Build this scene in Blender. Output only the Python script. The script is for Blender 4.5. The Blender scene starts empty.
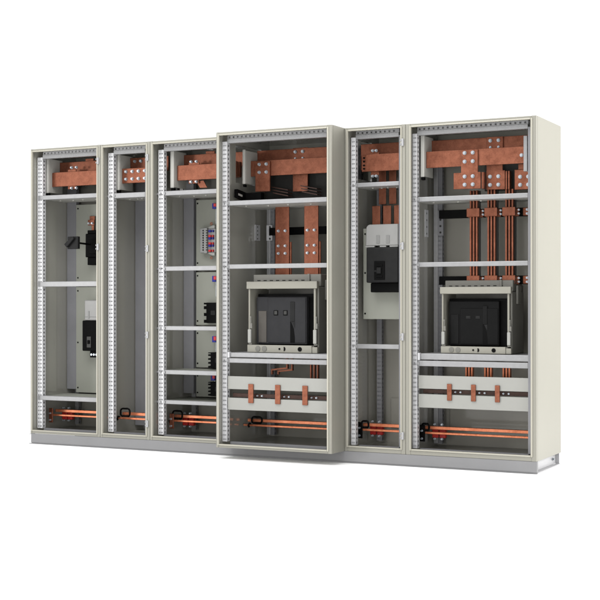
import bpy, bmesh, math, random
from mathutils import Vector, Matrix
random.seed(7)
C = bpy.context.scene.collection

# ------------------------------------------------------------------ materials
def newmat(name):
    m = bpy.data.materials.new(name); m.use_nodes = True
    nt = m.node_tree; return m, nt, nt.nodes['Principled BSDF']

def paint(name, col, rough=.45, spec=.4, metal=0., var=.06, scale=6., bump=0., bscale=400., coat=0., coat_r=.08, coat_ior=1.5):
    m, nt, b = newmat(name)
    n = nt.nodes; l = nt.links
    tc = n.new('ShaderNodeTexCoord'); no = n.new('ShaderNodeTexNoise')
    no.inputs['Scale'].default_value = scale; no.inputs['Detail'].default_value = 5
    l.new(tc.outputs['Object'], no.inputs['Vector'])
    r = n.new('ShaderNodeValToRGB')
    r.color_ramp.elements[0].position = .3; r.color_ramp.elements[1].position = .7
    r.color_ramp.elements[0].color = tuple(c*(1-var) for c in col)+(1,)
    r.color_ramp.elements[1].color = tuple(min(1, c*(1+var)) for c in col)+(1,)
    l.new(no.outputs['Fac'], r.inputs['Fac']); l.new(r.outputs['Color'], b.inputs['Base Color'])
    b.inputs['Roughness'].default_value = rough; b.inputs['Metallic'].default_value = metal
    b.inputs['Specular IOR Level'].default_value = spec
    if coat:
        b.inputs['Coat Weight'].default_value = coat; b.inputs['Coat Roughness'].default_value = coat_r; b.inputs['Coat IOR'].default_value = coat_ior
    if bump:
        n2 = n.new('ShaderNodeTexNoise'); n2.inputs['Scale'].default_value = bscale; n2.inputs['Detail'].default_value = 2
        l.new(tc.outputs['Object'], n2.inputs['Vector'])
        bp = n.new('ShaderNodeBump'); bp.inputs['Strength'].default_value = bump; bp.inputs['Distance'].default_value = .001
        l.new(n2.outputs['Fac'], bp.inputs['Height']); l.new(bp.outputs['Normal'], b.inputs['Normal'])
    return m

def copper_mat(name, dark, light, rough=.38, metal=.62):
    m, nt, b = newmat(name); n = nt.nodes; l = nt.links
    tc = n.new('ShaderNodeTexCoord')
    no = n.new('ShaderNodeTexNoise'); no.inputs['Scale'].default_value = 24; no.inputs['Detail'].default_value = 6
    no.inputs['Roughness'].default_value = .6; no.inputs['Distortion'].default_value = .4
    l.new(tc.outputs['Object'], no.inputs['Vector'])
    no2 = n.new('ShaderNodeTexNoise'); no2.inputs['Scale'].default_value = 130; no2.inputs['Detail'].default_value = 3
    l.new(tc.outputs['Object'], no2.inputs['Vector'])
    mx = n.new('ShaderNodeMath'); mx.operation = 'MULTIPLY_ADD'; mx.inputs[1].default_value = .35
    l.new(no2.outputs['Fac'], mx.inputs[0]); 
    ms = n.new('ShaderNodeMath'); ms.operation = 'MULTIPLY'; ms.inputs[1].default_value = .65
    l.new(no.outputs['Fac'], ms.inputs[0]); l.new(ms.outputs[0], mx.inputs[2])
    r = n.new('ShaderNodeValToRGB')
    r.color_ramp.elements[0].position = .38; r.color_ramp.elements[1].position = .62
    r.color_ramp.elements[0].color = dark+(1,); r.color_ramp.elements[1].color = light+(1,)
    l.new(mx.outputs[0], r.inputs['Fac']); l.new(r.outputs['Color'], b.inputs['Base Color'])
    rr = n.new('ShaderNodeMapRange'); rr.inputs['To Min'].default_value = rough-.08; rr.inputs['To Max'].default_value = rough+.12
    l.new(no.outputs['Fac'], rr.inputs['Value']); l.new(rr.outputs[0], b.inputs['Roughness'])
    b.inputs['Metallic'].default_value = metal; b.inputs['Specular IOR Level'].default_value = .3
    return m

M = {}
M['beige']   = paint('pebble_grey_paint', (.205,.199,.170), rough=.42, spec=.3, var=.015, scale=3, bump=.06, bscale=260)
M['lip']     = paint('frame_lip_lit_paint', (.30,.288,.24), rough=.3, spec=.5, var=.01, scale=3)  # frame paint made paler: the light caught by the lip is in the colour
M['wall']    = paint('pebble_grey_sheet', (.252,.247,.218), rough=.5, spec=.2, var=.02, scale=3, coat=1., coat_r=.05, coat_ior=1.95)
M['back']    = paint('pebble_grey_back_sheet', (.24,.232,.202), rough=.5, spec=.2, var=.02, scale=3, coat=.45, coat_r=.08)
M['hinge']   = paint('hinge_zinc', (.27,.27,.275), rough=.4, spec=.4, metal=.1, var=.03, scale=30)
M['sill']    = paint('bottom_sill_grey', (.11,.11,.115), rough=.5, spec=.3, var=.05, scale=10)
M['plate']   = paint('mounting_plate_paint', (.235,.24,.208), rough=.5, spec=.25, var=.02, scale=4)
M['rail']    = paint('zinc_rail', (.222,.222,.225), rough=.38, spec=.4, metal=.2, var=.05, scale=40)
M['post']    = paint('zinc_post', (.47,.47,.48), rough=.4, spec=.4, metal=.1, var=.04, scale=30)
M['reargrey']= paint('rear_post_grey', (.16,.16,.168), rough=.5, spec=.3, var=.05, scale=10)
M['plinth']  = paint('plinth_grey_paint', (.168,.168,.171), rough=.5, spec=.3, var=.03, scale=8, bump=.05)
M['plinth_end'] = paint('plinth_end_zinc', (.34,.34,.35), rough=.35, spec=.5, metal=.3, var=.06, scale=5)
M['darkgap'] = paint('screen_black_gap_shade', (.035,.034,.032), rough=.7, spec=.1, var=.1)  # black of the screens, also the painted shade between slim risers
M['copper']  = copper_mat('copper_bar', (.138,.045,.024), (.220,.078,.044))
M['copper_bright'] = copper_mat('copper_rod_bright', (.38,.112,.050), (.54,.19,.098), rough=.32)
M['steel']   = paint('bolt_steel', (.36,.39,.42), rough=.3, spec=.5, metal=.7, var=.05, scale=60)
M['black']   = paint('black_moulded_plastic', (.0028,.0028,.0028), rough=.55, spec=.045, var=.15, scale=30)
M['charcoal']= paint('charcoal_plastic', (.011,.011,.011), rough=.5, spec=.1, var=.12, scale=20)
M['face4']   = paint('slate_grey_cover', (.0195,.0195,.021), rough=.5, spec=.1, var=.08, scale=20)
M['facepanel4'] = paint('warm_grey_panel', (.058,.053,.047), rough=.5, spec=.15, var=.06, scale=20)
M['face6']   = paint('near_black_cover', (.0045,.0045,.0045), rough=.5, spec=.06, var=.08, scale=20)
M['facepanel6'] = paint('near_black_panel', (.0065,.0065,.0065), rough=.5, spec=.06, var=.06, scale=20)
M['slot']    = paint('grey_window_plastic', (.03,.03,.028), rough=.4, spec=.2, var=.05)
M['chassis'] = paint('breaker_chassis_paint', (.205,.198,.168), rough=.45, spec=.3, var=.02, scale=10)
M['chassis_dark'] = paint('breaker_chassis_rear', (.125,.122,.108), rough=.5, spec=.3, var=.03, scale=10)
M['support'] = paint('insulating_support', (.36,.355,.328), rough=.45, spec=.3, var=.02, scale=10)
M['white']   = paint('white_cover_strip', (.235,.235,.218), rough=.4, spec=.3, var=.02, scale=6)
M['cover']   = paint('frosted_terminal_cover', (.195,.194,.188), rough=.3, spec=.35, var=.03, scale=20)
M['cover_dark'] = paint('frosted_cover_channel', (.145,.145,.14), rough=.35, spec=.4, var=.04, scale=20)
M['red']     = paint('red_insulator', (.30,.012,.010), rough=.4, spec=.3, var=.08, scale=40)
M['redclip'] = paint('red_clip', (.42,.015,.015), rough=.4, spec=.3, var=.05, scale=40)
M['blue']    = paint('blue_clip', (.005,.008,.19), rough=.4, spec=.3, var=.05, scale=40)
M['termgrey']= paint('terminal_housing', (.24,.24,.235), rough=.45, spec=.3, var=.04, scale=40)
M['mark']    = paint('pale_marking', (.32,.31,.29), rough=.6, spec=.2, var=.1, scale=80)
M['flex']    = paint('dark_laminate', (.045,.022,.016), rough=.5, spec=.2, var=.15, scale=40)
M['window6'] = paint('near_black_window', (.009,.009,.009), rough=.5, spec=.15, var=.05)
M['floor']   = paint('white_studio_floor', (.93,.93,.93), rough=.7, spec=.1, var=.004, scale=.4)

# ------------------------------------------------------------------ mesh builder
class MB:
    def __init__(s): s.bm = bmesh.new()
    def box(s, x0, x1, y0, y1, z0, z1, bev=.0, seg=1):
        r = bmesh.ops.create_cube(s.bm, size=1)
        vs = r['verts']
        for v in vs:
            v.co = Vector((x0 if v.co.x < 0 else x1, y0 if v.co.y < 0 else y1, z0 if v.co.z < 0 else z1))
        if bev:
            es = list({e for v in vs for e in v.link_edges})
            bmesh.ops.bevel(s.bm, geom=es, offset=bev, segments=seg, affect='EDGES', profile=.5)
        return s
    def cyl(s, c, r, h, axis='Y', seg=14, r2=None, bev=0):
        rr = bmesh.ops.create_cone(s.bm, cap_ends=True, segments=seg, radius1=r, radius2=r if r2 is None else r2, depth=h)
        rot = {'Z': Matrix.Identity(3), 'Y': Matrix.Rotation(math.pi/2, 3, 'X'), 'X': Matrix.Rotation(math.pi/2, 3, 'Y')}[axis]
        for v in rr['verts']: v.co = rot @ v.co + Vector(c)
        return s
    def prism(s, poly, a0, a1, plane='xz', bev=0):
        def mk(p, a):
            if plane == 'xz': return (p[0], a, p[1])
            if plane == 'yz': return (a, p[0], p[1])
            return (p[0], p[1], a)
        A = [s.bm.verts.new(mk(p, a0)) for p in poly]; B = [s.bm.verts.new(mk(p, a1)) for p in poly]
        fs = [s.bm.faces.new(A), s.bm.faces.new(list(reversed(B)))]
        n = len(poly)
        for i in range(n): fs.append(s.bm.faces.new((A[i], B[i], B[(i+1) % n], A[(i+1) % n])))
        bmesh.ops.recalc_face_normals(s.bm, faces=fs)
        if bev:
            es = list({e for f in fs for e in f.edges})
            bmesh.ops.bevel(s.bm, geom=es, offset=bev, segments=1, affect='EDGES', profile=.5)
        return s
    def perf(s, o, u, v, ub, vb, hole):
        """sheet o + u*a + v*b with breaks ub, vb; hole(i, j) leaves a cell open"""
        o, u, v = Vector(o), Vector(u), Vector(v)
        cache = {}
        def P(i, j):
            if (i, j) not in cache: cache[(i, j)] = s.bm.verts.new(o+u*ub[i]+v*vb[j])
            return cache[(i, j)]
        for i in range(len(ub)-1):
            for j in range(len(vb)-1):
                if not hole(i, j): s.bm.faces.new((P(i, j), P(i+1, j), P(i+1, j+1), P(i, j+1)))
        return s
    def tube(s, pts, r, seg=8):
        pts = [Vector(p) for p in pts]; rings = []
        for i, p in enumerate(pts):
            t = (pts[min(i+1, len(pts)-1)]-pts[max(i-1, 0)]).normalized()
            a = t.cross(Vector((0, 1, 0)))
            if a.length < .1: a = t.cross(Vector((1, 0, 0)))
            a.normalize(); b = t.cross(a)
            rings.append([s.bm.verts.new(p+(a*math.cos(k*2*math.pi/seg)+b*math.sin(k*2*math.pi/seg))*r) for k in range(seg)])
        for A, B in zip(rings, rings[1:]):
            for k in range(seg): s.bm.faces.new((A[k], A[(k+1) % seg], B[(k+1) % seg], B[k]))
        s.bm.faces.new(list(reversed(rings[0]))); s.bm.faces.new(rings[-1])
        return s
    def build(s, name, mat, parent=None, smooth=False):
        bmesh.ops.recalc_face_normals(s.bm, faces=s.bm.faces)
        if parent is not None:
            r = parent
            while r.parent: r = r.parent
            L = r.location.copy()
        else:
            xs = [v.co for v in s.bm.verts]
            L = Vector(((min(c.x for c in xs)+max(c.x for c in xs))/2, (min(c.y for c in xs)+max(c.y for c in xs))/2, min(c.z for c in xs)))
        for v in s.bm.verts: v.co -= L
        me = bpy.data.meshes.new(name); s.bm.to_mesh(me); s.bm.free()
        me.materials.append(M[mat])
        if smooth:
            for p in me.polygons: p.use_smooth = True
        o = bpy.data.objects.new(name, me); C.objects.link(o)
        if parent is not None: o.parent = parent
        else: o.location = L
        return o

def tag(o, label=None, cat=None, group=None, kind=None):
    if label: o['label'] = label
    if cat: o['category'] = cat
    if group: o['group'] = group
    if kind: o['kind'] = kind
    return o
def empty(name, loc, label, cat, group=None):
    o = bpy.data.objects.new(name, None); C.objects.link(o); o.location = loc; o.empty_display_size = .05
    return tag(o, label, cat, group)
def bolt(parent, x, y, z, r=.011, h=.012, axis='Y'):
    b = MB()
    r *= .74; b.cyl((x, y, z), r*1.28, h*.35, axis, 16)
    off = {'Y': (0, -h*.55, 0), 'X': (h*.55, 0, 0), 'Z': (0, 0, h*.55)}[axis]
    b.cyl((x+off[0], y+off[1], z+off[2]), r, h, axis, 6)
    return b.build('bolt', 'steel', parent)

# ------------------------------------------------------------------ studio floor
ZF = -.0737
fl = MB(); fl.perf((-60, -60, ZF), (1, 0, 0), (0, 1, 0), [0, 120], [0, 160], lambda i, j: False)
tag(fl.build('floor', 'floor'), kind='structure')

# ------------------------------------------------------------------ cabinets
YB = .529
PITCH = .0275
CABS = {   # x0, width, front Y, left border, right border, bottom border, post width, two columns
 1: (0.000, .5955, 0., .018, .029, .026, .044, 2),
 2: (0.5970, .4015, 0., .022, .030, .030, .042, 2),
 3: (1.0000, .6200, 0., .024, .030, .030, .042, 2),
 4: (1.6215, .8110, -.185, .022, .031, .024, .034, 1),
 5: (2.4335, .4050, 0., .023, .032, .035, .030, 1),
 6: (2.8400, .8115, 0., .036, .034, .035, .030, 1)}
PX = {1: .021, 2: .030, 3: .034, 4: .016, 5: .022, 6: .024}   # post offset from the cabinet's left edge
RAILS = {  # z bottom, z top of the cross rails
 1: [(1.645,1.675),(1.032,1.068),(.233,.264)],
 2: [(1.634,1.668)],
 3: [(1.637,1.667),(1.132,1.162),(.735,.763),(.440,.469),(.241,.267)],
 4: [(1.537,1.566),(1.134,1.162),(.537,.566)],
 5: [(1.636,1.662),(.634,.662)],
 6: [(1.531,1.559),(1.135,1.163),(.534,.567)]}
CABLAB = {
 1: 'beige switchgear cabinet at the far left end holding a rotary handle on a rod',
 2: 'narrow beige switchgear cabinet with no breaker, second from the left',
 3: 'beige switchgear cabinet with white terminal row and small red and blue clips',
 4: 'deepest beige switchgear cabinet, standing forward of its neighbours in the row',
 5: 'narrow beige switchgear cabinet holding one charcoal breaker under a frosted cover',
 6: 'wide beige switchgear cabinet at right end with its pale side panel showing'}
HINGES = {1: [1.889,1.300], 2: [1.892,1.282,.703,.108], 5: [1.890,1.262,.711,.112]}

def sidewall(x0, x1, yf, cut):
    m = MB()
    if cut is None:
        m.box(x0, x1, yf, YB, 0, 2.0); return m
    ya, yb, za, zb = cut
    m.box(x0, x1, yf, YB, 0, za); m.box(x0, x1, yf, YB, zb, 2.0)
    m.box(x0, x1, yf, ya, za, zb); m.box(x0, x1, yb, YB, za, zb)
    return m

def breaks(n_start, n_end, pitch, size):
    vb = [n_start]; z = n_start+pitch/2
    while z+size/2 < n_end-.004:
        vb += [z-size/2, z+size/2]; z += pitch
    vb.append(n_end)
    return vb

def post(xl, w, y, depth, z0, z1, cols, flip=False):
    m = MB()
    if cols == 2:
        a = .010; ub = [0, .008, .008+a, w-.008-a, w-.008, w]; hc = (1, 3); hs = .010
    else:
        ub = [0, .0045, w-.0045, w]; hc = (1,); hs = .0095
    vb = breaks(z0, z1, PITCH, hs)
    m.perf((xl, y, 0), (1, 0, 0), (0, 0, 1), ub, vb, lambda i, j: i in hc and j % 2 == 1)
    ds = [0, depth*.32, depth*.72, depth]
    vb2 = breaks(z0, z1, PITCH, .013)
    xs = xl if flip else xl+w
    m.perf((xs, y, 0), (0, 1, 0), (0, 0, 1), ds, vb2, lambda i, j: i == 1 and j % 2 == 1)
    xo = xl+w if flip else xl
    m.perf((xo, y, 0), (0, 1, 0), (0, 0, 1), [0, depth], [z0, z1], lambda i, j: False)
    m.perf((xl, y+depth, 0), (1, 0, 0), (0, 0, 1), [0, w], [z0, z1], lambda i, j: False)
    m.perf((xl+.0012, y+(.009 if cols == 2 else .006), 0), (1, 0, 0), (0, 0, 1), [0, w-.0024], [z0+.001, z1-.001], lambda i, j: False)
    for z in (z0, z1):
        m.perf((xl, y, z), (1, 0, 0), (0, 1, 0), [0, w], [0, depth], lambda i, j: False)
    return m

roots = {}
def cabinet(k):
    x0, w, yf, lb, rb, bb, pw, cols = CABS[k]
    x1 = x0+w
    root = empty('switchgear_cabinet', (x0+w/2, (yf+YB)/2, 0), CABLAB[k], 'cabinet', 'cabinets standing in the switchgear row')
    roots[k] = root
    t = .012; fd = .030
    yw = yf+fd
    cutL = ({3: .165, 4: .05, 5: .10}[k], .40, 1.70, 1.95) if k in (3, 4, 5) else None
    cutR = ({2: .165, 3: .05, 4: .10}[k], .40, 1.70, 1.95) if k in (2, 3, 4) else None
    sidewall(x0, x0+t, yw, cutL).build('side_panel', 'wall', root)
    sidewall(x1-t, x1, yw, cutR).build('side_panel', 'beige' if k in (4, 6) else 'wall', root)
    MB().box(x0+t, x1-t, yw, YB, 1.988, 2.0).build('roof_panel', 'wall', root)
    MB().box(x0+t, x1-t, yw, YB, 0, .012).build('floor_panel', 'back', root)
    MB().box(x0+t, x1-t, YB-.012, YB, .012, 1.988).build('back_panel', 'back', root)
    # front frame: outer band set back 4 mm, raised lip round the opening
    fr = MB()
    tb = .022
    xo0, xo1 = x0, x1
    l = .0105
    def ring(m, a0, a1, c0, c1, d0, d1, e0, e1, ya, yb, bev):
        # outer a0..a1 x, c0..c1 z ; inner d0..d1 x, e0..e1 z
        m.box(a0, d0, ya, yb, c0, c1, bev, 2); m.box(d1, a1, ya, yb, c0, c1, bev, 2)
        m.box(d0-.0005, d1+.0005, ya+.0006, yb-.0006, e1, c1-.0006, bev, 2); m.box(d0-.0005, d1+.0005, ya+.0006, yb-.0006, c0+.0006, e0, bev, 2)
    ring(fr, x0, x1, 0, 2.0, x0+lb-.004, x1-rb+.004, bb-.004, 2.0-tb+.004, yf+.004, yf+fd, .0028)
    fr.build('front_frame', 'beige', root)
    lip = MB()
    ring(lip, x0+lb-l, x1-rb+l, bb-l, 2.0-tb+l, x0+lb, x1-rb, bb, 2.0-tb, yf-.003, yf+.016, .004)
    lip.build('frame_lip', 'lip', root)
    # posts
    yp = yf+.055
    zt = 1.945
    post(x0+PX[k], pw, yp, .036, .035, zt, cols).build('corner_post', 'post', root)
    MB().box(x1-PX[k]-.042, x1-PX[k]-.012, yp, yp+.036, .035, zt, .003, 2).build('corner_post', 'reargrey', root)
    xa, xb = x0+PX[k]+pw, x1-PX[k]-.042
    # top rail with its row of holes
    tr = MB()
    z0, z1 = (1.934, 1.984)
    ub = breaks(xa, xb, .030, .012)
    zm = z0+(z1-z0)*.52
    vb = [zm, zm+.004, z1-.006, z1]
    zh0, zh1 = zm+.006, zm+.017
    tr.perf((0, yp+.006, 0), (1, 0, 0), (0, 0, 1), ub, [zm, zh0, zh1, z1], lambda i, j: j == 1 and i % 2 == 1)
    tr.box(xa, xb, yp, yp+.03, z0, zm, .0015)
    tr.box(xa, xb, yp+.03, yp+.034, zm, z1)
    tr.build('top_rail', 'rail', root)
    # rear posts
    if k in (1, 2, 3):
        MB().box(x0+.016, x0+.098, .402, .44, .29 if k != 2 else .05, 1.94, .002).build('rear_post', 'reargrey', root)
        post(x0+.05, .032, .455, .03, .03, .30, 1).build('rear_post', 'rail', root)
        post(x1-.10, .032, .455, .03, .03, 1.9, 1).build('rear_post', 'rail', root)
    else:
        xr = x0+{4: .055, 5: .018, 6: .031}[k]
        if k != 5: MB().box(xr, xr+.028, .395, .43, .03, 1.94, .004, 2).build('rear_post', 'rail', root)
        post(xr+.029, .028 if k != 5 else .034, .40, .03, .03, 1.94, 1).build('rear_post', 'reargrey', root)
        post(x1-.10, .034, .40, .04, .03, 1.94, 1).build('rear_post', 'reargrey', root)
    # cross rails
    for i, (za, zb) in enumerate(RAILS[k]):
        r = MB()
        xs = xa+.001 if not (k == 1) else x0+PX[k]+.004
        ys = yp-.002 if k == 1 else yp+.001
        zmid = za+(zb-za)*.62
        r.box(xs, xb, ys+.0, yp+.034, za, zb-.0, .003, 2)
        # bolted ears each side of the post
        r.box(x0+.0125, x0+PX[k]-.001, yp+.010, yp+.022, (za+zb)/2-.008, (za+zb)/2+.006, .002)
        if k != 1:
            r.box(xa+.0005, xa+.014, yp-.006, yp+.0005, (za+zb)/2-.010, (za+zb)/2+.008, .002)
            r.cyl((x0+PX[k]+pw/2, yp-.002, (za+zb)/2), .006, .008, 'Y', 8)
        r.build('cross_rail', 'rail', root)
    # partition under the busbar chamber and shelves
    za = RAILS[k][0][0]
    pt = MB(); pt.box(x0+.016, x1-.016, yp+.0345, .3985 if k < 4 else .38, za+.006, za+.010)
    for i in range(5):
        pt.cyl((x0+.10+i*(w-.2)/4, yp+.16+.02*(i % 2), za+.004), .007, .006, 'Z', 8)
    pt.build('partition_plate', 'support', root)
    if k == 1: sh = [.258]
    elif k == 3: sh = [.463, .261]
    else: sh = []
    for z in sh:
        MB().box(x0+.014, x1-.014, yp+.0345, .50, z-.006, z, .001).build('shelf', 'plate', root)
    # bottom front strip and tray step
    MB().box(x0+.065, x1-.065, yp+.012, yp+.045, .0122, .034, .003).build('bottom_rail', 'sill', root)
    MB().box(x0+.10, x1-.10, .5, .516, .11, .30, .004).build('rear_cover', 'back', root)
    for z in HINGES.get(k, []):
        h = MB(); h.box(x1-.0235, x1-.0085, yf-.006, yf+.0035, z-.023, z+.023, .002)
        h.box(x1-.031, x1-.0237, yf-.008, yf-.001, z-.017, z-.007, .0015); h.box(x1-.031, x1-.0237, yf-.008, yf-.001, z+.007, z+.017, .0015)
        h.build('hinge', 'hinge', root)
    return root
for k in CABS: cabinet(k)

# mounting plates (parts of their cabinets)
def mount_plate(k, xa, xb, y, za, zb, holes):
    root = roots[k]
    o = MB().box(xa, xb, y, y+.004, za, zb, .0012).build('mounting_plate', 'plate', root)
    for (hx, hz) in holes: MB().cyl((hx, y-.0005, hz), .0058, .004, 'Y', 10).build('screw', 'black', o)
x0 = 0.
for za, zb in ((.268, 1.034), (1.066, 1.632)):
    mount_plate(1, .100, .565, .40, za, zb, [(.117, zb-.028), (.117, za+.035), (.117, (za+zb)/2-.02), (.55, zb-.028), (.55, za+.035)])
x0 = 1.0
for za, zb in ((1.166, 1.630), (.765, 1.130), (.472, .733), (.270, .438)):
    mount_plate(3, x0+.120, x0+.60, .40, za, zb, [(x0+.132, zb-.024), (x0+.132, za+.028), (x0+.58, zb-.024)])
x5 = 2.4335
mount_plate(5, x5+.040, x5+.345, .20, .815, 1.386, [(x5+.053, 1.352), (x5+.053, 1.106), (x5+.053, .85), (x5+.33, 1.352)])

# perforated fixing plates on the left wall and rear of the two wide cabinets
def fixing_plate(k, x, y0, y1, za, zb, rows=4):
    m = MB(); a = (y1-y0)
    vb = [za]; st = (zb-za)/rows
    for i in range(rows): vb += [za+st*(i+.35), za+st*(i+.62)]
    vb.append(zb)
    m.perf((x, y0, 0), (0, 1, 0), (0, 0, 1), [0, a*.38, a*.62, a], vb, lambda i, j: i == 1 and j % 2 == 1)
    m.perf((x-.004, y0, 0), (0, 1, 0), (0, 0, 1), [0, a], [za, zb], lambda i, j: False)
    for z in (za, zb): m.perf((x-.004, y0, z), (1, 0, 0), (0, 1, 0), [0, .004], [0, a], lambda i, j: False)
    for y in (y0, y1): m.perf((x-.004, y, 0), (1, 0, 0), (0, 0, 1), [0, .004], [za, zb], lambda i, j: False)
    o = m.build('fixing_plate', 'post', roots[k])
    h = MB()
    for i in range(rows): h.cyl((x-.0025, y0+a/2, za+st*(i+.485)), .0085, .002, 'X', 12)
    h.build('fixing_holes', 'slot', o)
def front_holes(o, x, y, za, zb, rows=4):
    h = MB(); st = (zb-za)/rows
    for i in range(rows): h.cyl((x, y, za+st*(i+.5)), .007, .003, 'Y', 12)
    h.build('fixing_holes', 'slot', o)
fixing_plate(4, 1.6215+.0165, .305, .375, 1.335, 1.44)
fixing_plate(6, 2.8400+.0165, .29, .345, 1.33, 1.50)
o = MB().box(1.6215+.058, 1.6215+.104, .384, .394, 1.335, 1.44, .002).build('fixing_plate', 'post', roots[4]); front_holes(o, 1.6215+.086, .384, 1.335, 1.44)
o = MB().box(2.84+.062, 2.84+.100, .384, .394, 1.34, 1.50, .002).build('fixing_plate', 'reargrey', roots[6]); front_holes(o, 2.84+.082, .384, 1.34, 1.50)

# ------------------------------------------------------------------ plinth
pl = empty('cabinet_plinth', (1.826, .26, ZF), 'long grey steel plinth under the whole cabinet row', 'plinth')
b = MB(); b.box(.004, 3.6535, .0042, .010, ZF+.010, -.0003, .002); b.box(.004, 3.6535, .0105, .024, ZF+.0005, ZF+.0095, .001)
b.box(3.640, 3.6535, .0102, .03, ZF+.010, -.0003, .002)
b.build('front_panel', 'plinth', pl)
b = MB(); b.box(3.618, 3.622, .0305, .522, ZF+.008, -.0005); b.box(3.6225, 3.650, .0305, .522, ZF+.0005, ZF+.0075, .001); b.box(3.6225, 3.645, .510, .522, ZF+.008, -.0005)
b.build('end_panel', 'plinth_end', pl)
bolt(pl, 3.626, .44, -.032, .009, .01, 'X')
b = MB(); b.box(.004, 3.60, .515, .522, ZF+.001, -.003); b.build('rear_panel', 'plinth', pl)
b = MB(); b.box(-.018, .0035, .01, .05, -.006, -.0035); b.box(-.018, .0035, .01, .05, ZF+.0005, ZF+.003); b.build('end_flange', 'plinth', pl)

# ------------------------------------------------------------------ busbar supports (insulating panels the bars pass)
SUP = {1: (.045, .072, .110, .275, 1.697, 1.947), 2: (.055, .082, .110, .275, 1.694, 1.944), 3: (.092, .120, .110, .270, 1.692, 1.947),
       4: (.052, .072, .065, .235, 1.690, 1.915), 6: (.054, .079, .110, .262, 1.686, 1.943)}
SUPLAB = {1: 'pale busbar support panel left of the copper in the far left cabinet',
          2: 'pale busbar support panel left of the eight bolted copper bar',
          3: 'pale busbar support panel in the cabinet with the terminal row',
          4: 'thin grey busbar support panel in the forward standing deep cabinet',
          6: 'pale busbar support panel left of the copper in the right end cabinet'}
for k, (xa, xb, ya, yb, za, zb) in SUP.items():
    x = CABS[k][0]
    r = empty('busbar_support', (x+xa, ya, za), SUPLAB[k], 'busbar support', 'busbar support panels in the top compartments')
    MB().box(x+xa, x+xb, ya, ya+.012, za, zb, .004, 2).build('front_edge', 'support', r)
    MB().box(x+xb-.008, x+xb, ya+.0125, yb, za+.004, zb-.006, .001).build('panel', 'support', r)
    MB().box(x+xa+.004, x+xb-.002, ya+.002, ya+.03, za-.018, za-.0005, .002).build('foot', 'black', r)
r = empty('busbar_support', (2.84+.70, .11, 1.69), 'slim grey upright support at the right end of the rightmost bars', 'busbar support', 'busbar support panels in the top compartments')
MB().box(2.84+.703, 2.84+.726, .108, .12, 1.69, 1.90, .002).build('front_edge', 'rail', r)
MB().box(2.84+.718, 2.84+.726, .1205, .26, 1.69, 1.90, .001).build('panel', 'support', r)

# ------------------------------------------------------------------ main horizontal busbars
G = 'main horizontal copper busbars'
def bar(name_lab, k, xa, xb, ya, yb, za, zb, group=G):
    x = CABS[k][0]
    r = empty('busbar', (x+xa, ya, za), name_lab, 'busbar', group)
    MB().box(x+xa, x+xb, ya, yb, za, zb, .0024, 2).build('bar', 'copper', r)
    return r
def clamp(r, k, xa, xb, za, zb, bx, zt, zbm, y):
    x = CABS[k][0]
    MB().box(x+xa, x+xb, y+.0105, y+.0195, za, zb, .0015).build('clamp_plate', 'copper', r)
    for i in bx:
        for z in (zt, zbm): bolt(r, x+i, y+.008, z, .0095, .014)
def side(r, k, xa, xb, ya, yb, za, zb, nm='splice_plate'):
    x = CABS[k][0]
    return MB().box(x+xa, x+xb, ya, yb, za, zb, .0015).build(nm, 'copper', r)

# cabinet 1
r = bar('front copper busbar with two pairs of clamp bolts in far left cabinet', 1, .097, .575, .140, .150, 1.742, 1.844)
side(r, 1, .075, .575, .1505, .160, 1.743, 1.843); clamp(r, 1, .205, .275, 1.722, 1.862, (.243, .284), 1.874, 1.729, .1505)
r = bar('rear copper busbar behind the front one in far left cabinet', 1, .074, .575, .240, .252, 1.826, 1.925)
side(r, 1, .29, .36, .2525, .262, 1.82, 1.944, 'clamp_plate')
# cabinet 2
r = bar('front copper busbar with two rows of round bolts in narrow breakerless cabinet', 2, .084, .386, .140, .150, 1.742, 1.844)
for i in (.118, .170, .221, .272):
    for z in (1.821, 1.770): bolt(r, CABS[2][0]+i, .139, z, .0115)
side(r, 2, .084, .386, .1505, .160, 1.743, 1.843)
r = bar('rear copper busbar with single bolt row in narrow breakerless cabinet', 2, .083, .399, .240, .252, 1.826, 1.927)
for i in (.124, .174, .224): bolt(r, CABS[2][0]+i, .239, 1.902, .0115)
side(r, 2, .21, .33, .30, .31, 1.71, 1.765, 'tail_plate')
# cabinet 3
r = bar('front copper busbar above the terminal row cabinet, left of deep cabinet', 3, .132, .600, .140, .150, 1.742, 1.844)
side(r, 3, .121, .600, .1505, .160, 1.743, 1.843); clamp(r, 3, .206, .288, 1.720, 1.862, (.229, .270), 1.866, 1.731, .1505)
r = bar('rear copper busbar above the terminal row cabinet', 3, .118, .600, .240, .252, 1.826, 1.925)
side(r, 3, .285, .355, .2525, .262, 1.82, 1.944, 'clamp_plate')
b = MB(); b.prism([(1.26, 1.734), (1.316, 1.738), (1.345, 1.69), (1.290, 1.69)], .17, .178)
b.build('slanted_tail', 'copper', r)
# cabinet 4
x = CABS[4][0]
r = bar('front copper busbar with dropping bolted tail in the forward deep cabinet', 4, .073, .780, .140, .150, 1.744, 1.846)
b = MB().box(x+.115, x+.222, .1255, .1395, 1.642, 1.838, .0015).build('drop_tail', 'copper', r)
for i in (.146, .198):
    for z in (1.819, 1.767): bolt(r, x+i, .1245, z, .0115)
for ya in (.058, .104):
    MB().box(x-.03, x+.008, ya, ya+.032, 1.742, 1.842, .0015).build('splice_plate', 'copper', r)
r = bar('rear copper busbar with short centre tail in the forward deep cabinet', 4, .065, .780, .240, .252, 1.826, 1.924)
side(r, 4, .325, .434, .2525, .264, 1.645, 1.930, 'drop_tail')
for i in (.351, .405):
    bolt(r, x+i, .239, 1.902, .0115); bolt(r, x+i, .239, 1.859, .008, .008)
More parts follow.
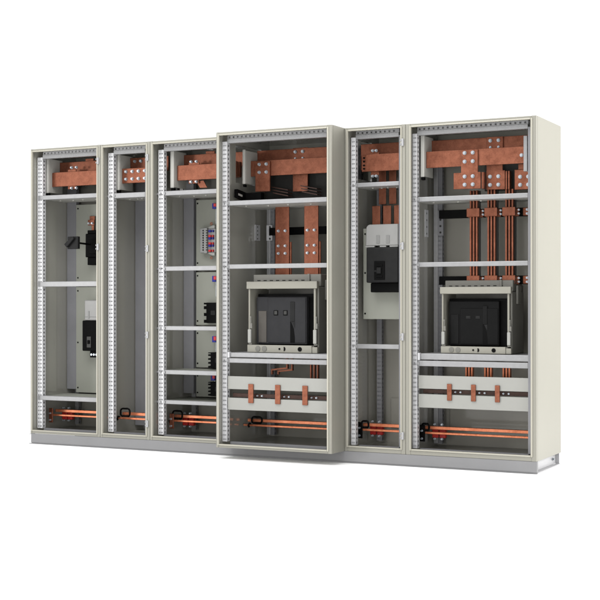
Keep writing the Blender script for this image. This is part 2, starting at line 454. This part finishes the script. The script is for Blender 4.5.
# cabinet 5
x = CABS[5][0]
r = bar('front copper busbar with narrow clamp in the frosted cover cabinet', 5, .088, .385, .130, .140, 1.738, 1.844)
clamp(r, 5, .112, .170, 1.716, 1.858, (.128, .152), 1.868, 1.709, .1405)
r = bar('rear copper busbar in the narrow frosted cover cabinet', 5, .005, .385, .240, .252, 1.760, 1.925)
MB().box(x+.030, x+.060, .20, .21, 1.745, 1.850, .0015).build('splice_plate', 'copper', r)
h = MB()
for z in (1.764, 1.785, 1.81, 1.832): h.cyl((x+.045, .1985, z), .0065, .004, 'Y', 10)
h.build('plate_holes', 'black', r)
# cabinet 6
x = CABS[6][0]
r = bar('front copper busbar with wide eight bolt tail in the right end cabinet', 6, .080, .705, .140, .150, 1.742, 1.842)
b = MB(); b.prism([(x+.309, 1.838), (x+.415, 1.838), (x+.415, 1.702), (x+.432, 1.702), (x+.432, 1.602), (x+.262, 1.604), (x+.262, 1.702), (x+.309, 1.702)], .128, .1395, 'xz', .001)
b.build('drop_tail', 'copper', r)
for i in (.333, .384):
    for z in (1.820, 1.768, 1.678, 1.629): bolt(r, x+i, .127, z, .0125)
bolt(r, x+.682, .139, 1.790, .0115)
MB().box(x+.433, x+.447, .142, .175, 1.602, 1.702, .001).build('side_plate', 'copper', r)
r = bar('rear copper busbar with raised four bolt tab in the right end cabinet', 6, .068, .705, .240, .252, 1.826, 1.921)
side(r, 6, .437, .540, .228, .2395, 1.845, 1.921, 'joint_tab')
for i in (.461, .512): bolt(r, x+i, .227, 1.898, .0115); bolt(r, x+i, .227, 1.858, .008, .008)
b = MB(); b.prism([(x+.447, 1.755), (x+.548, 1.755), (x+.548, 1.712), (x+.562, 1.712), (x+.562, 1.598), (x+.445, 1.600), (x+.445, 1.712), (x+.447, 1.712)], .195, .207, 'xz', .001)
b.build('drop_tail', 'copper', r)
for i in (.470, .522):
    for z in (1.677, 1.627): bolt(r, x+i, .194, z, .0125)
for a in (.564, .580): MB().box(x+a, x+a+.010, .20, .235, 1.598, 1.708, .001).build('side_plate', 'copper', r)
r = bar('rightmost copper tail plate with two visible bolt pairs, partly behind frame', 6, .622, .765, .195, .207, 1.592, 1.712)
for i in (.657, .706):
    for z in (1.668, 1.620): bolt(r, x+i, .194, z, .0125)
MB().box(x+.645, x+.765, .195, .207, 1.7125, 1.745, .001).build('neck', 'copper', r)

# black insulating screens behind the tails (parts of the cabinets)
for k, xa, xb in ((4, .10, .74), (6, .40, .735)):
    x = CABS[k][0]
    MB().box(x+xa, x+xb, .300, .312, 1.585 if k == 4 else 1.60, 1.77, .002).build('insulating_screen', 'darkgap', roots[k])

# flexible laminated links, deep cabinet
x = CABS[4][0]
for i, (xa, lab) in enumerate(((.235, 'dark laminated link above the left riser in the deep cabinet'), (.445, 'dark laminated link above the right riser in the deep cabinet'))):
    r = empty('flexible_link', (x+xa, .21, 1.6), lab, 'flexible link', 'laminated links above the risers')
    for q in range(3):
        z = 1.600+q*.020
        b = MB(); b.prism([(x+xa-.015-.01*q, z+.032), (x+xa+.095-.006*q, z+.008), (x+xa+.095-.006*q, z+.015), (x+xa-.015-.01*q, z+.039)], .175+.01*q, .24+.01*q)
        b.build('leaf', 'flex' if q else 'flex', r)
    b = MB().box(x+xa-.012, x+xa+.088, .185, .25, 1.578, 1.592, .001).build('foot', 'copper', r)
# insulator block on the deep cabinet's left
r = empty('insulator_block', (x+.12, .04, 1.585), 'black insulator block with pale marks under the grey support panel', 'insulator')
b = MB(); b.prism([(.0, 1.652), (.15, 1.632), (.15, 1.575), (.0, 1.60)], x+.03, x+.055, 'yz'); b.box(x+.055, x+.17, .10, .15, 1.575, 1.635, .003)
b.build('body', 'black', r)
b = MB()
for i in range(4): b.box(x+.0545, x+.0565, .008+i*.014, .018+i*.014, 1.612-i*.002, 1.626-i*.002)
b.build('marks', 'mark', r)

# ------------------------------------------------------------------ vertical risers
GR = 'vertical copper risers'
x = CABS[4][0]
for xa, lab in ((.223, 'left wide copper riser with bolt pairs in the deep cabinet'), (.434, 'middle wide copper riser with bolt pairs in the deep cabinet'), (.645, 'wide copper riser hidden at the right of the deep cabinet')):
    r = bar(lab, 4, xa, xa+.101, .200, .210, 1.03, 1.576, GR)
    side(r, 4, xa+.012, xa+.113, .2105, .2215, 1.03, 1.315, 'lap_plate')
    for z in (1.387, 1.289, 1.240):
        for i in (.025, .075): bolt(r, x+xa+i, .199, z, .0095)
x = CABS[5][0]
for xa, lab in ((.119, 'left short copper riser just below the top rail, frosted cover cabinet'), (.189, 'right short copper riser just below the top rail, frosted cover cabinet')):
    bar(lab, 5, xa, xa+.049, .262, .272, 1.54, 1.76, GR)
for xa, lab in ((.093, 'leftmost lower copper riser entering the frosted cover'), (.167, 'middle lower copper riser entering the frosted cover'), (.241, 'right lower copper riser entering the frosted cover')):
    r = bar(lab, 5, xa, xa+.054, .218, .228, 1.33, 1.529, GR)
    MB().box(x+xa+.008, x+xa+.046, .2285, .236, 1.35, 1.525, .001).build('lap_plate', 'copper', r)
x = CABS[6][0]
for g, (xa, lab) in enumerate(((.335, 'leftmost set of three slim copper risers, right end cabinet'), (.447, 'middle set of three slim copper risers, right end cabinet'), (.559, 'rightmost set of three slim copper risers, right end cabinet'))):
    r = empty('riser_set', (x+xa, .22, 1.04), lab, 'busbar', 'sets of three slim copper risers')
    for q in range(3):
        MB().box(x+xa+q*.0195, x+xa+q*.0195+.0108, .210, .232, 1.045, 1.60, .001).build('bar', 'copper', r)
    MB().box(x+xa-.002, x+xa+.054, .2515, .262, 1.05, 1.60).build('gap_shade_strip', 'darkgap', r)  # dark strip added to stand for the shade between the bars
    for z in (1.439, 1.030):
        c = MB(); c.box(x+xa-.015, x+xa+.066, .196, .2095, z, z+.052, .002)
        c.box(x+xa-.020, x+xa+.076, .2395, .251, z-.002, z+.046, .002)
        cl = c.build('clamp', 'copper', r)
        for sx in (-.006, .078):
            bolt(r, x+xa+sx, .233, z+.014, .007, .012); bolt(r, x+xa+sx, .233, z+.036, .007, .012)
for z, lab in ((1.440, 'upper black busbar holder behind the slim copper risers'), (1.030, 'lower black busbar holder just above the withdrawable breaker')):
    r = empty('busbar_holder', (x+.4, .29, z), lab, 'busbar holder', 'black busbar holders')
    MB().box(x+.106, x+.74, .290, .32, z, z+.052, .003).build('beam', 'black', r)
    MB().box(x+.648, x+.700, .276, .2895, z+.002, z+.05, .002).build('end_plate', 'copper', r)
    for dz in (.014, .038): bolt(r, x+.676, .275, z+dz, .0085)
x = CABS[4][0]
r = empty('busbar_holder', (x+.4, .29, 1.37), 'black busbar holder behind the wide copper risers of deep cabinet', 'busbar holder', 'black busbar holders')
MB().box(x+.106, x+.74, .330, .358, 1.368, 1.418, .003).build('beam', 'black', r)

# ------------------------------------------------------------------ bottom earth and neutral bars
GB = 'copper bars along the cabinet bottoms'
LOWN = {1: 'far left cabinet', 2: 'narrow breakerless cabinet', 3: 'terminal row cabinet', 4: 'forward deep cabinet', 5: 'frosted cover cabinet', 6: 'right end cabinet'}
for k in CABS:
    xk, w = CABS[k][0], CABS[k][1]
    xa = {1: .05, 2: .03, 3: .055, 4: .030, 5: .022, 6: .030}[k]
    dy = 0 if k != 4 else -.05
    o = MB().box(xk+xa+.012, xk+w-.016, .205+dy, .240+dy, .1385, .1575, .0015).build('earth_bar', 'copper_bright')
    tag(o, 'thicker upper copper bar along the bottom of the '+LOWN[k], 'copper bar', GB)
    o = MB().box(xk+xa, xk+w-.016, .170+dy, .195+dy, .1130, .1255, .0015).build('neutral_bar', 'copper_bright')
    tag(o, 'thinner lower copper bar along the bottom of the '+LOWN[k], 'copper bar', GB)
INS = {1: .085, 3: .100, 5: .062, 6: .075}
for k, xa in INS.items():
    xk = CABS[k][0]
    r = empty('bar_insulator', (xk+xa, .25, .07), 'red insulator with bolts holding bottom bars of the '+LOWN[k], 'insulator', 'red insulators on the bottom bars')
    b = MB()
    for i in range(2): b.box(xk+xa+i*.048, xk+xa+i*.048+.040, .252, .285, .082, .150, .004)
    b.build('body', 'red', r)
    for i in range(2):
        bolt(r, xk+xa+.02+i*.048, .25, .1665, .0075, .014); bolt(r, xk+xa+.02+i*.048, .25, .077, .0075, .014)
    b = MB(); b.box(xk+xa-.045, xk+xa-.012, .16, .168, .066, .168, .002); b.build('bracket', 'copper' if k in (1, 3) else 'black', r)
    bolt(r, xk+xa-.03, .158, .132, .0075, .014); bolt(r, xk+xa-.03, .158, .084, .0075, .014)
CL = {2: (.035, 0), 3: (.058, 0), 4: (.078, -.05), 5: (.030, 0), 6: (.030, 0)}
for k, (xa, dy) in CL.items():
    xk = CABS[k][0]; y = .20+dy; q = 1. if k < 5 else .62
    hh = .052 if k in (2, 3) else .040
    pts = [(.066, .132), (.012, .132), (.003, .136), (0, .145), (0, .132+hh-.016), (.006, .132+hh-.004), (.016, .132+hh), (.056, .132+hh), (.066, .132+hh-.004), (.072, .132+hh-.014), (.072, .146), (.068, .136), (.060, .132)]
    o = MB().tube([(xk+xa+px*q, y-.004+.006*px/.07, pz) for i, (px, pz) in enumerate(pts)], .0062, 8)
    o.tube([(xk+xa-.002, y-.034, .105), (xk+xa-.008, y-.036, .118), (xk+xa-.002, y-.034, .131), (xk+xa+.010, y-.03, .128)], .006, 8)
    o.box(xk+xa+.012, xk+xa+.06*q, y+.001-.0035, y+.0045, .130, .138, .001)
    tag(o.build('cable_clip', 'black', None, True), 'black looped clip round the left end of bottom bars in the '+LOWN[k], 'clip', 'black clips on the bottom bars')

# ------------------------------------------------------------------ white cover strips with copper links
STR = {4: (1.6215, -.130, (.370, .452), (.239, .315), [.209, .400, .590], .036, (.286, .406)), 6: (2.840, .060, (.398, .478), (.283, .365), [.247, .398, .546], .029, (.331, .431))}
for k, (xk, y, top, bot, links, lw, (za, zb)) in STR.items():
    w = CABS[k][1]; nm = LOWN[k]
    xl = xk+PX[k]+CABS[k][6]+.006
    for (a, c), which in ((top, 'upper'), (bot, 'lower')):
        r = empty('cover_strip', (xk+w/2, y, a), which+' white cover strip across the '+nm, 'cover strip', 'white cover strips below the withdrawable breakers')
        MB().box(xl, xk+w-.045, y, y+.003, a, c, .001).build('strip', 'white', r)
        f = MB(); f.box(xl, xk+w-.045, y+.0035, y+.05, c-.006, c-.003); f.box(xl, xk+w-.045, y+.0035, y+.05, a+.003, a+.006); f.build('flange', 'reargrey', r)
    for i, lx in enumerate(links):
        pos = ('leftmost', 'middle', 'rightmost')[i]
        o = MB().box(xk+lx, xk+lx+lw, y-.010, y-.0015, za, zb, .0015).build('copper_link', 'copper')
        tag(o, pos+' short copper link bridging the white strips of the '+nm, 'copper link', 'short copper links between the white strips')
    # bar and bolts seen in the gap between the strips
    o = MB().box(xl+.02, xk+w-.06, y+.030, y+.042, bot[1]+.004, bot[1]+.028, .001).build('neutral_bar', 'flex')
    tag(o, 'dark bar in the gap between the white strips of the '+nm, 'copper bar')
    for lx in links:
        for dx in (.012, .045):
            bolt(o, xk+lx+lw+dx, y+.028, bot[1]+.016, .006, .010)
# bent copper tails under the deep breaker and slim tails under the right one
x = CABS[4][0]
for i, (pts, lab) in enumerate((([(.25, .455), (.25, .485), (.36, .500), (.36, .56)], 'lower bent copper tail under the slate breaker'), ([(.285, .455), (.285, .475), (.385, .488), (.385, .56)], 'bent copper tail right of the lowest one under slate breaker'))):
    o = MB()
    for (a, c), (d, e) in zip(pts, pts[1:]):
        if abs(a-d) < .001: o.box(x+a-.005, x+a+.005, .10+.02*i, .12+.02*i, min(c, e), max(c, e)+.004, .001)
        else: o.prism([(x+a-.005, c-.005), (x+d+.005, e-.005), (x+d+.005, e+.005), (x+a-.005, c+.005)], .1005+.02*i, .1195+.02*i)
    tag(o.build('copper_tail', 'copper'), lab, 'copper tail')
r = empty('copper_tail', (x+.5, .10, .40), 'three straight copper tails side by side under the slate breaker', 'copper tail')
for q in range(3): MB().box(x+.525+q*.024, x+.535+q*.024, .10, .12, .40, .56, .001).build('bar', 'copper', r)
x = CABS[6][0]
for xa, lab in ((.31, 'leftmost trio of copper tails under the near black breaker'), (.43, 'middle trio of copper tails under the near black breaker'), (.545, 'rightmost trio of copper tails under the near black breaker')):
    r = empty('copper_tail', (x+xa, .20, .40), lab, 'copper tail', 'trios of copper tails')
    for q in range(3): MB().box(x+xa+q*.0185, x+xa+q*.0185+.010, .20, .23, .40, .545, .001).build('bar', 'copper_bright', r)

# ------------------------------------------------------------------ withdrawable air circuit breakers
def acb(k, xl, w, y, z, h, face, panel, label):
    s = w/.442
    r = empty('air_circuit_breaker', (xl+w/2, y+.13, z), label, 'circuit breaker', 'withdrawable air circuit breakers')
    X = lambda f: xl+w*f
    Z = lambda f: z+h*f
    # support shelf belongs to the cabinet
    # chassis
    MB().box(X(0), X(1.0), y, y+.03*s, Z(.897), Z(1.0), .003, 2).build('top_beam', 'chassis', r)
    for a, b_, in ((.018, .040), (.945, .972)):
        MB().box(X(a), X(b_), y+.012, y+.24*s, Z(.106), Z(.896), .0015).build('side_cheek', 'chassis', r)
    f = MB(); f.box(X(.012), X(.925), y+.002, y+.016, Z(0), Z(.104), .002, 2); f.box(X(.926), X(1.0), y+.006, y+.03, Z(0), Z(.085), .002)
    plate = f.build('bottom_plate', 'chassis', r)
    for fx in (.165, .258):
        c = MB(); c.cyl((X(fx), y+.0005, Z(.052)), .0155*s, .004, 'Y', 24); c.build('button', 'chassis_dark', plate)
    MB().cyl((X(.475), y+.001, Z(.052)), .0055*s, .004, 'Y', 16).build('keyhole', 'black', plate)
    MB().cyl((X(.762), y+.001, Z(.052)), .0125*s, .004, 'Y', 20).build('crank_socket', 'black', plate)
    c = MB()
    c.prism([(X(.537)+.010*s*math.sin(t*math.pi/10), Z(.052)+.012*s*math.cos(t*math.pi/10)) for t in range(11)], y-.001, y+.003)
    c.build('keyhole', 'black', plate)
    # floor of the chassis, rear housing
    MB().box(X(.045), X(.94), y+.02, y+.24*s, Z(.02), Z(.10)).build('tray', 'chassis_dark', r)
    hz = MB(); hz.prism([(X(.022), Z(.0)), (X(.985), Z(.0)), (X(.985), Z(1.02)), (X(.93), Z(1.10)), (X(.022), Z(1.10))], y+.065*s+.19*s, y+.27*s)
    hz.box(X(.022), X(.985), y+.066*s, y+.25*s, Z(.93), Z(1.10), .003)
    hz.box(X(.975), X(.998), y+.032, y+.26*s, Z(.0), Z(.92), .002)
    hz.box(X(.80), X(.835), y+.058*s, y+.066*s-.0005, Z(1.0), Z(1.105), .002)
    hz.box(X(.998)+.0005, X(1.03), y+.10*s, y+.17*s, Z(.74), Z(1.02), .004)
    house = hz.build('rear_housing', 'chassis_dark', r)
    sl = MB()
    for i in range(9): sl.box(X(.08+i*.09), X(.125+i*.09), y+.0655*s-.001, y+.0655*s, Z(1.012), Z(1.022))
    sl.build('vent_slots', 'black', house)
    # breaker body
    yb = y+.085*s
    MB().box(X(.065), X(.925), yb, y+.24*s, Z(.105), Z(.825), .004).build('body', 'black', r)
    yc = y+.052*s
    c0, c1, d0, d1 = .085, .80, .115, .785
    FX = lambda f_: X(c0+(c1-c0)*f_); FZ = lambda f_: Z(d0+(d1-d0)*f_)
    cov = MB().box(FX(0), FX(1), yc, yb-.001, FZ(0), FZ(1), .004, 2).build('front_cover', face, r)
    MB().box(FX(.235), FX(.985), yc-.005, yc-.0006, FZ(.03), FZ(.985 if k == 4 else .84), .002).build('raised_panel', face, cov)
    MB().box(FX(.045), FX(.205), yc-.004, yc-.0006, FZ(.03), FZ(.70), .002).build('side_panel', panel, cov)
    for a in (.355, .545):
        MB().box(FX(a), FX(a+.088), yc-.0075, yc-.0052, FZ(.605), FZ(.715 if k == 4 else .67), .001).build('window', 'black' if k == 4 else 'window6', cov)
        MB().box(FX(a+.016), FX(a+.072), yc-.009, yc-.0077, FZ(.625), FZ(.70 if k == 4 else .655), .0006).build('window_pane', 'slot' if k == 4 else 'window6', cov)
    MB().box(FX(.685), FX(.775), yc-.008, yc-.0052, FZ(.48), FZ(.895), .0015).build('lever', 'charcoal' if k == 4 else 'facepanel6', cov)
    l = MB(); l.prism([(FX(.685), FZ(.475)), (FX(.70), FZ(.475)), (FX(.755), FZ(.33)), (FX(.775), FZ(.15)), (FX(.775), FZ(.032)), (FX(.685), FZ(.032))], yc-.0065, yc-.0052)
    l.build('lever_slot', 'black', cov)
    l = MB(); l.prism([(FX(.715), FZ(.475)), (FX(.775), FZ(.475)), (FX(.775), FZ(.34))], yc-.007, yc-.0052)
    l.build('lever_tip', 'charcoal', cov)
    # racking latches
    for fx, sg in ((.018, 1), (.945, -1)):
        l = MB(); l.box(X(fx+.006), X(fx+.052), y-.006, y+.012, Z(.13), Z(.325), .004, 2)
        lt = l.build('latch', 'white', r)
        l = MB(); l.box(X(fx+.028), X(fx+.062), y+.002, y+.011, Z(.335), Z(.41), .002); l.box(X(fx+.032), X(fx+.048), y+.004, y+.0115, Z(.40), Z(.50), .002)
        l.box(X(fx+.028), X(fx+.05), y+.003, y+.0105, Z(.482), Z(.508), .0015)
        l.build('latch_bracket', 'chassis_dark', lt)
        MB().box(X(fx+.010), X(fx+.058), y+.0015, y+.012, Z(.108), Z(.128), .002).build('latch_foot', 'chassis_dark', lt)
    return r
acb(4, 1.6215+.152, .500, -.060, .604, .449, 'face4', 'facepanel4', 'larger air circuit breaker with slate grey face in the deep cabinet')
acb(6, 2.840+.184, .444, .100, .614, .399, 'face6', 'facepanel6', 'smaller air circuit breaker with near black face in the right end cabinet')
for k, z, zt in ((4, .555, .603), (6, .5565, .612)):
    x, w, yf = CABS[k][:3]; yp = yf+.055
    xl = x+PX[k]+CABS[k][6]
    sh = MB()
    z0 = .572 if k == 4 else .573
    sh.box(xl+.018, x+w-.04, yp+.012, .42, z0, zt-.001, .003, 2)
    sh.build('breaker_shelf', 'rail', roots[k])
    b = MB(); b.box(xl+.002, xl+.017, yp-.002, yp+.03, z0-.004, zt+.002, .004, 2); b.build('shelf_bracket', 'post', roots[k])

# ------------------------------------------------------------------ moulded-case breakers
# cabinet 1, rotary handle breaker
r = empty('moulded_case_breaker', (.34, .36, 1.19), 'black breaker with copper terminal and rotary handle on a long rod', 'circuit breaker', 'black breakers in the left cabinets')
MB().box(.240, .42, .320, .3995, 1.245, 1.415, .006, 2).build('body', 'black', r)
MB().box(.247, .42, .335, .3995, 1.4155, 1.440, .003).build('terminal_shroud', 'black', r)
MB().box(.247, .42, .335, .3995, 1.190, 1.2445, .003).build('terminal_shroud', 'black', r)
MB().box(.285, .36, .300, .3195, 1.27, 1.37, .003).build('drive_box', 'black', r)
b = MB(); b.box(.222, .278, .375, .385, 1.478, 1.518, .001); b.box(.230, .275, .3855, .394, 1.518, 1.545, .001); b.box(.255, .275, .375, .385, 1.425, 1.4775, .001); b.build('terminal_bar', 'copper', r)
for i in (.234, .264): bolt(r, i, .374, 1.492, .009)
b = MB(); b.tube([(.30, .315, 1.336), (.292, .285, 1.337), (.279, .160, 1.343)], .007, 8); b.build('rod', 'black', r)
h = MB(); h.box(.222, .312, .135, .160, 1.298, 1.386, .003, 2); hp = h.build('handle_plate', 'charcoal', r)
g = MB(); g.prism([(.208, 1.332), (.228, 1.308), (.292, 1.370), (.276, 1.384)], .112, .134, 'xz', .003); g.build('handle', 'charcoal', hp)
# cabinet 1, lower breaker
r = empty('moulded_case_breaker', (.33, .35, .53), 'black breaker under small frosted cover in the far left cabinet', 'circuit breaker', 'black breakers in the left cabinets')
MB().box(.224, .42, .305, .3995, .574, .792, .006, 2).build('body', 'black', r)
b = MB(); b.box(.240, .42, .310, .3995, .7925, .938, .006, 2); cv = b.build('terminal_cover', 'cover', r)
b = MB(); b.box(.272, .284, .3075, .3096, .805, .86, .0008); b.box(.241, .42, .3078, .3096, .816, .820, .0006); b.build('cover_groove', 'cover_dark', cv)
MB().box(.276, .42, .325, .3995, .527, .5735, .003).build('terminal_shroud', 'black', r)
b = MB()
for i in range(3): b.cyl((.292+i*.022, .324, .548), .008, .006, 'Y', 10)
b.build('terminal_screws', 'steel', r)
MB().box(.268, .305, .298, .3045, .598, .678, .002).build('toggle_plate', 'slot', r)
MB().box(.278, .296, .289, .2975, .625, .652, .002).build('toggle', 'black', r)
# cabinet 3 breakers
x = CABS[3][0]
def comb_breaker(za, zb, xl, y, n, lab):
    r = empty('moulded_case_breaker', (x+xl+.08, y+.04, za), lab, 'circuit breaker', 'black breakers in the left cabinets')
    MB().box(x+xl+.026, x+xl+.26, y, .3995, za, zb, .003).build('body', 'black', r)
    c = MB(); st = (zb-za)/n
    for i in range(n):
        c.box(x+xl, x+xl+.0255, y+.012, y+.06, za+st*i+.001, za+st*i+st*.48, .0015)
    c.box(x+xl, x+xl+.0255, y+.012, y+.06, zb-st*.28, zb-.001, .0015)
    c.build('terminal_fins', 'black', r)
    MB().box(x+xl+.065, x+xl+.10, y-.005, y-.0005, (za+zb)/2-.016, (za+zb)/2+.016, .001).build('toggle_plate', 'charcoal', r)
comb_breaker(.780, .920, .216, .330, 3, 'largest of three finned black breakers, above the other two')
comb_breaker(.474, .580, .250, .330, 4, 'finned black breaker between the larger one and the lowest one')
comb_breaker(.283, .378, .250, .330, 4, 'lowest finned black breaker standing just above the bottom shelf')
# terminal row
r = empty('terminal_row', (x+.24, .36, 1.25), 'white terminal row with black holes and alternating red and blue clips', 'terminal block')
MB().box(x+.180, x+.216, .352, .3995, 1.262, 1.430, .002).build('housing', 'termgrey', r)
MB().box(x+.2165, x+.242, .340, .3995, 1.258, 1.432, .002).build('housing', 'termgrey', r)
MB().box(x+.2425, x+.300, .356, .3995, 1.262, 1.428, .002).build('housing', 'termgrey', r)
h = MB()
for i in range(9): h.cyl((x+.206, .351, 1.281+i*.0166), .0052, .004, 'Y', 8)
for i in range(9): h.box(x+.236, x+.2465, .337, .3395, 1.278+i*.0166, 1.283+i*.0166)
h.build('wire_holes', 'black', r)
for z, m_ in ((1.267, 'redclip'), (1.301, 'blue'), (1.317, 'redclip'), (1.351, 'blue'), (1.367, 'redclip'), (1.401, 'blue')):
    MB().box(x+.254, x+.273, .338, .3555, z, z+.0155, .0015).build('clip', m_, r)
    MB().box(x+.284, x+.291, .338, .3555, z, z+.0155, .001).build('clip', m_, r)
for z, sg in ((1.439, 1), (1.250, -1)):
    b = MB(); b.prism([(x+.246, z-.006*sg), (x+.285, z+.008*sg), (x+.300, z+.008*sg), (x+.300, z-.010*sg), (x+.258, z-.012*sg)], .345, .375); b.build('end_clamp', 'white', r)
    b = MB()
    n = 12; cx, cz = x+.258, z+.022*sg
    b.tube([(cx+.008*math.cos(t*2*math.pi/n), .372, cz+.008*math.sin(t*2*math.pi/n)) for t in range(n+1)], .0024, 6); b.build('terminal_ring', 'copper_bright', r)
# small blue and red clips on thin wire rods
for za, zb, lab in ((1.562, 1.600, 'topmost small blue and red clip, above white terminal row'), (1.062, 1.102, 'small blue and red clip above the largest finned breaker'), (.648, .690, 'small blue and red clip above the middle finned breaker'), (.386, .424, 'lowest small blue and red clip, above the bottom finned breaker')):
    xa = .272 if za > .5 else .262
    r = empty('cable_clip', (x+xa+.02, .37, za), lab, 'clip', 'small blue and red clips')
    MB().box(x+xa, x+xa+.030, .358, .385, za, zb, .002).build('body', 'blue', r)
    MB().box(x+xa+.016, x+xa+.036, .350, .3575, za+.014, zb-.002, .002).build('insert', 'redclip', r)
    MB().cyl((x+xa+.012, .392, za-.05), .002, .10, 'Z', 6).build('rod', 'steel', r)
# cabinet 5 breaker with frosted cover
x = x5
r = empty('moulded_case_breaker', (x+.21, .15, .982), 'charcoal breaker with large frosted terminal cover in narrow cabinet', 'circuit breaker')
b = MB().box(x+.107, x+.322, .092, .185, 1.042, 1.262, .008, 3); b.build('body', 'charcoal', r)
MB().box(x+.122, x+.335, .125, .1985, .983, 1.0415, .004).build('terminal_base', 'black', r)
MB().box(x+.322, x+.345, .105, .1985, 1.043, 1.26, .004).build('side_block', 'black', r)
b = MB(); b.prism([(x+.100, 1.272), (x+.104, 1.390), (x+.120, 1.404), (x+.318, 1.404), (x+.318, 1.272)], .100, .190, 'xz', .004)
cv = b.build('terminal_cover', 'cover', r)
for a in (.172, .238): MB().box(x+a, x+a+.024, .0975, .0995, 1.285, 1.336, .0008).build('cover_channel', 'cover_dark', cv)
for a, c in ((.099, .160), (.196, .238), (.262, .317)): MB().box(x+a, x+c, .098, .12, 1.2625, 1.2715, .001).build('cover_foot', 'cover', cv)
MB().box(x+.319, x+.338, .105, .19, 1.264, 1.400, .003).build('cover_side', 'cover_dark', cv)
b = MB().box(x+.162, x+.234, .0875, .0915, 1.060, 1.176, .002); tp = b.build('toggle_plate', 'black', r)
for a, c in ((1.075, 1.090), (1.144, 1.158)): MB().box(x+.176, x+.220, .084, .0873, a, c, .001).build('toggle_slot', 'black', tp)
b = MB(); b.box(x+.182, x+.212, .076, .0873, 1.098, 1.136, .003); b.box(x+.164, x+.1815, .083, .0873, 1.108, 1.120, .002); b.build('toggle', 'charcoal', tp)

# ------------------------------------------------------------------ camera
cam = bpy.data.cameras.new('camera'); co = bpy.data.objects.new('camera', cam); C.objects.link(co)
cam.sensor_width = 36; cam.lens = 36*1287.39/600; cam.clip_end = 400
co.location = (5.7691, -7.2447, .9109)
co.rotation_euler = (math.radians(90+.174), 0, math.radians(26.6932))
bpy.context.scene.camera = co

# ------------------------------------------------------------------ light
w = bpy.data.worlds.new('World'); bpy.context.scene.world = w; w.use_nodes = True
bg = w.node_tree.nodes['Background']; bg.inputs['Color'].default_value = (1, 1, 1, 1); bg.inputs['Strength'].default_value = 1.0
def area(name, loc, tgt, size, power, col=(1, 1, 1)):
    l = bpy.data.lights.new(name, 'AREA'); l.shape = 'DISK'; l.size = size; l.energy = power; l.color = col
    o = bpy.data.objects.new(name, l); C.objects.link(o); o.location = loc
    o.rotation_euler = (Vector(tgt)-Vector(loc)).to_track_quat('-Z', 'Y').to_euler()
area('softbox_side', (7.6, .95, 2.1), (3.65, .26, 1.0), 1.6, 240, (1, .99, .965))
area('added_floor_fill', (1.8, -3.4, 5.0), (1.8, -2.4, 0), 4.0, 230, (1, 1, 1))  # overhead fill added to keep the floor white
area('softbox_front', (-4.2, -7.6, 1.1), (1.8, .2, 1.0), 1.6, 150, (1, .99, .975))
area('added_low_fill', (4.6, -8.6, .75), (2.2, .2, .7), 1.3, 85, (1, .995, .985))  # fill added to lighten plinth and floor under the forward cabinet
v = bpy.context.scene.view_settings
v.view_transform = 'Standard'; v.look = 'None'; v.gamma = 1; v.use_curve_mapping = False; v.exposure = .36
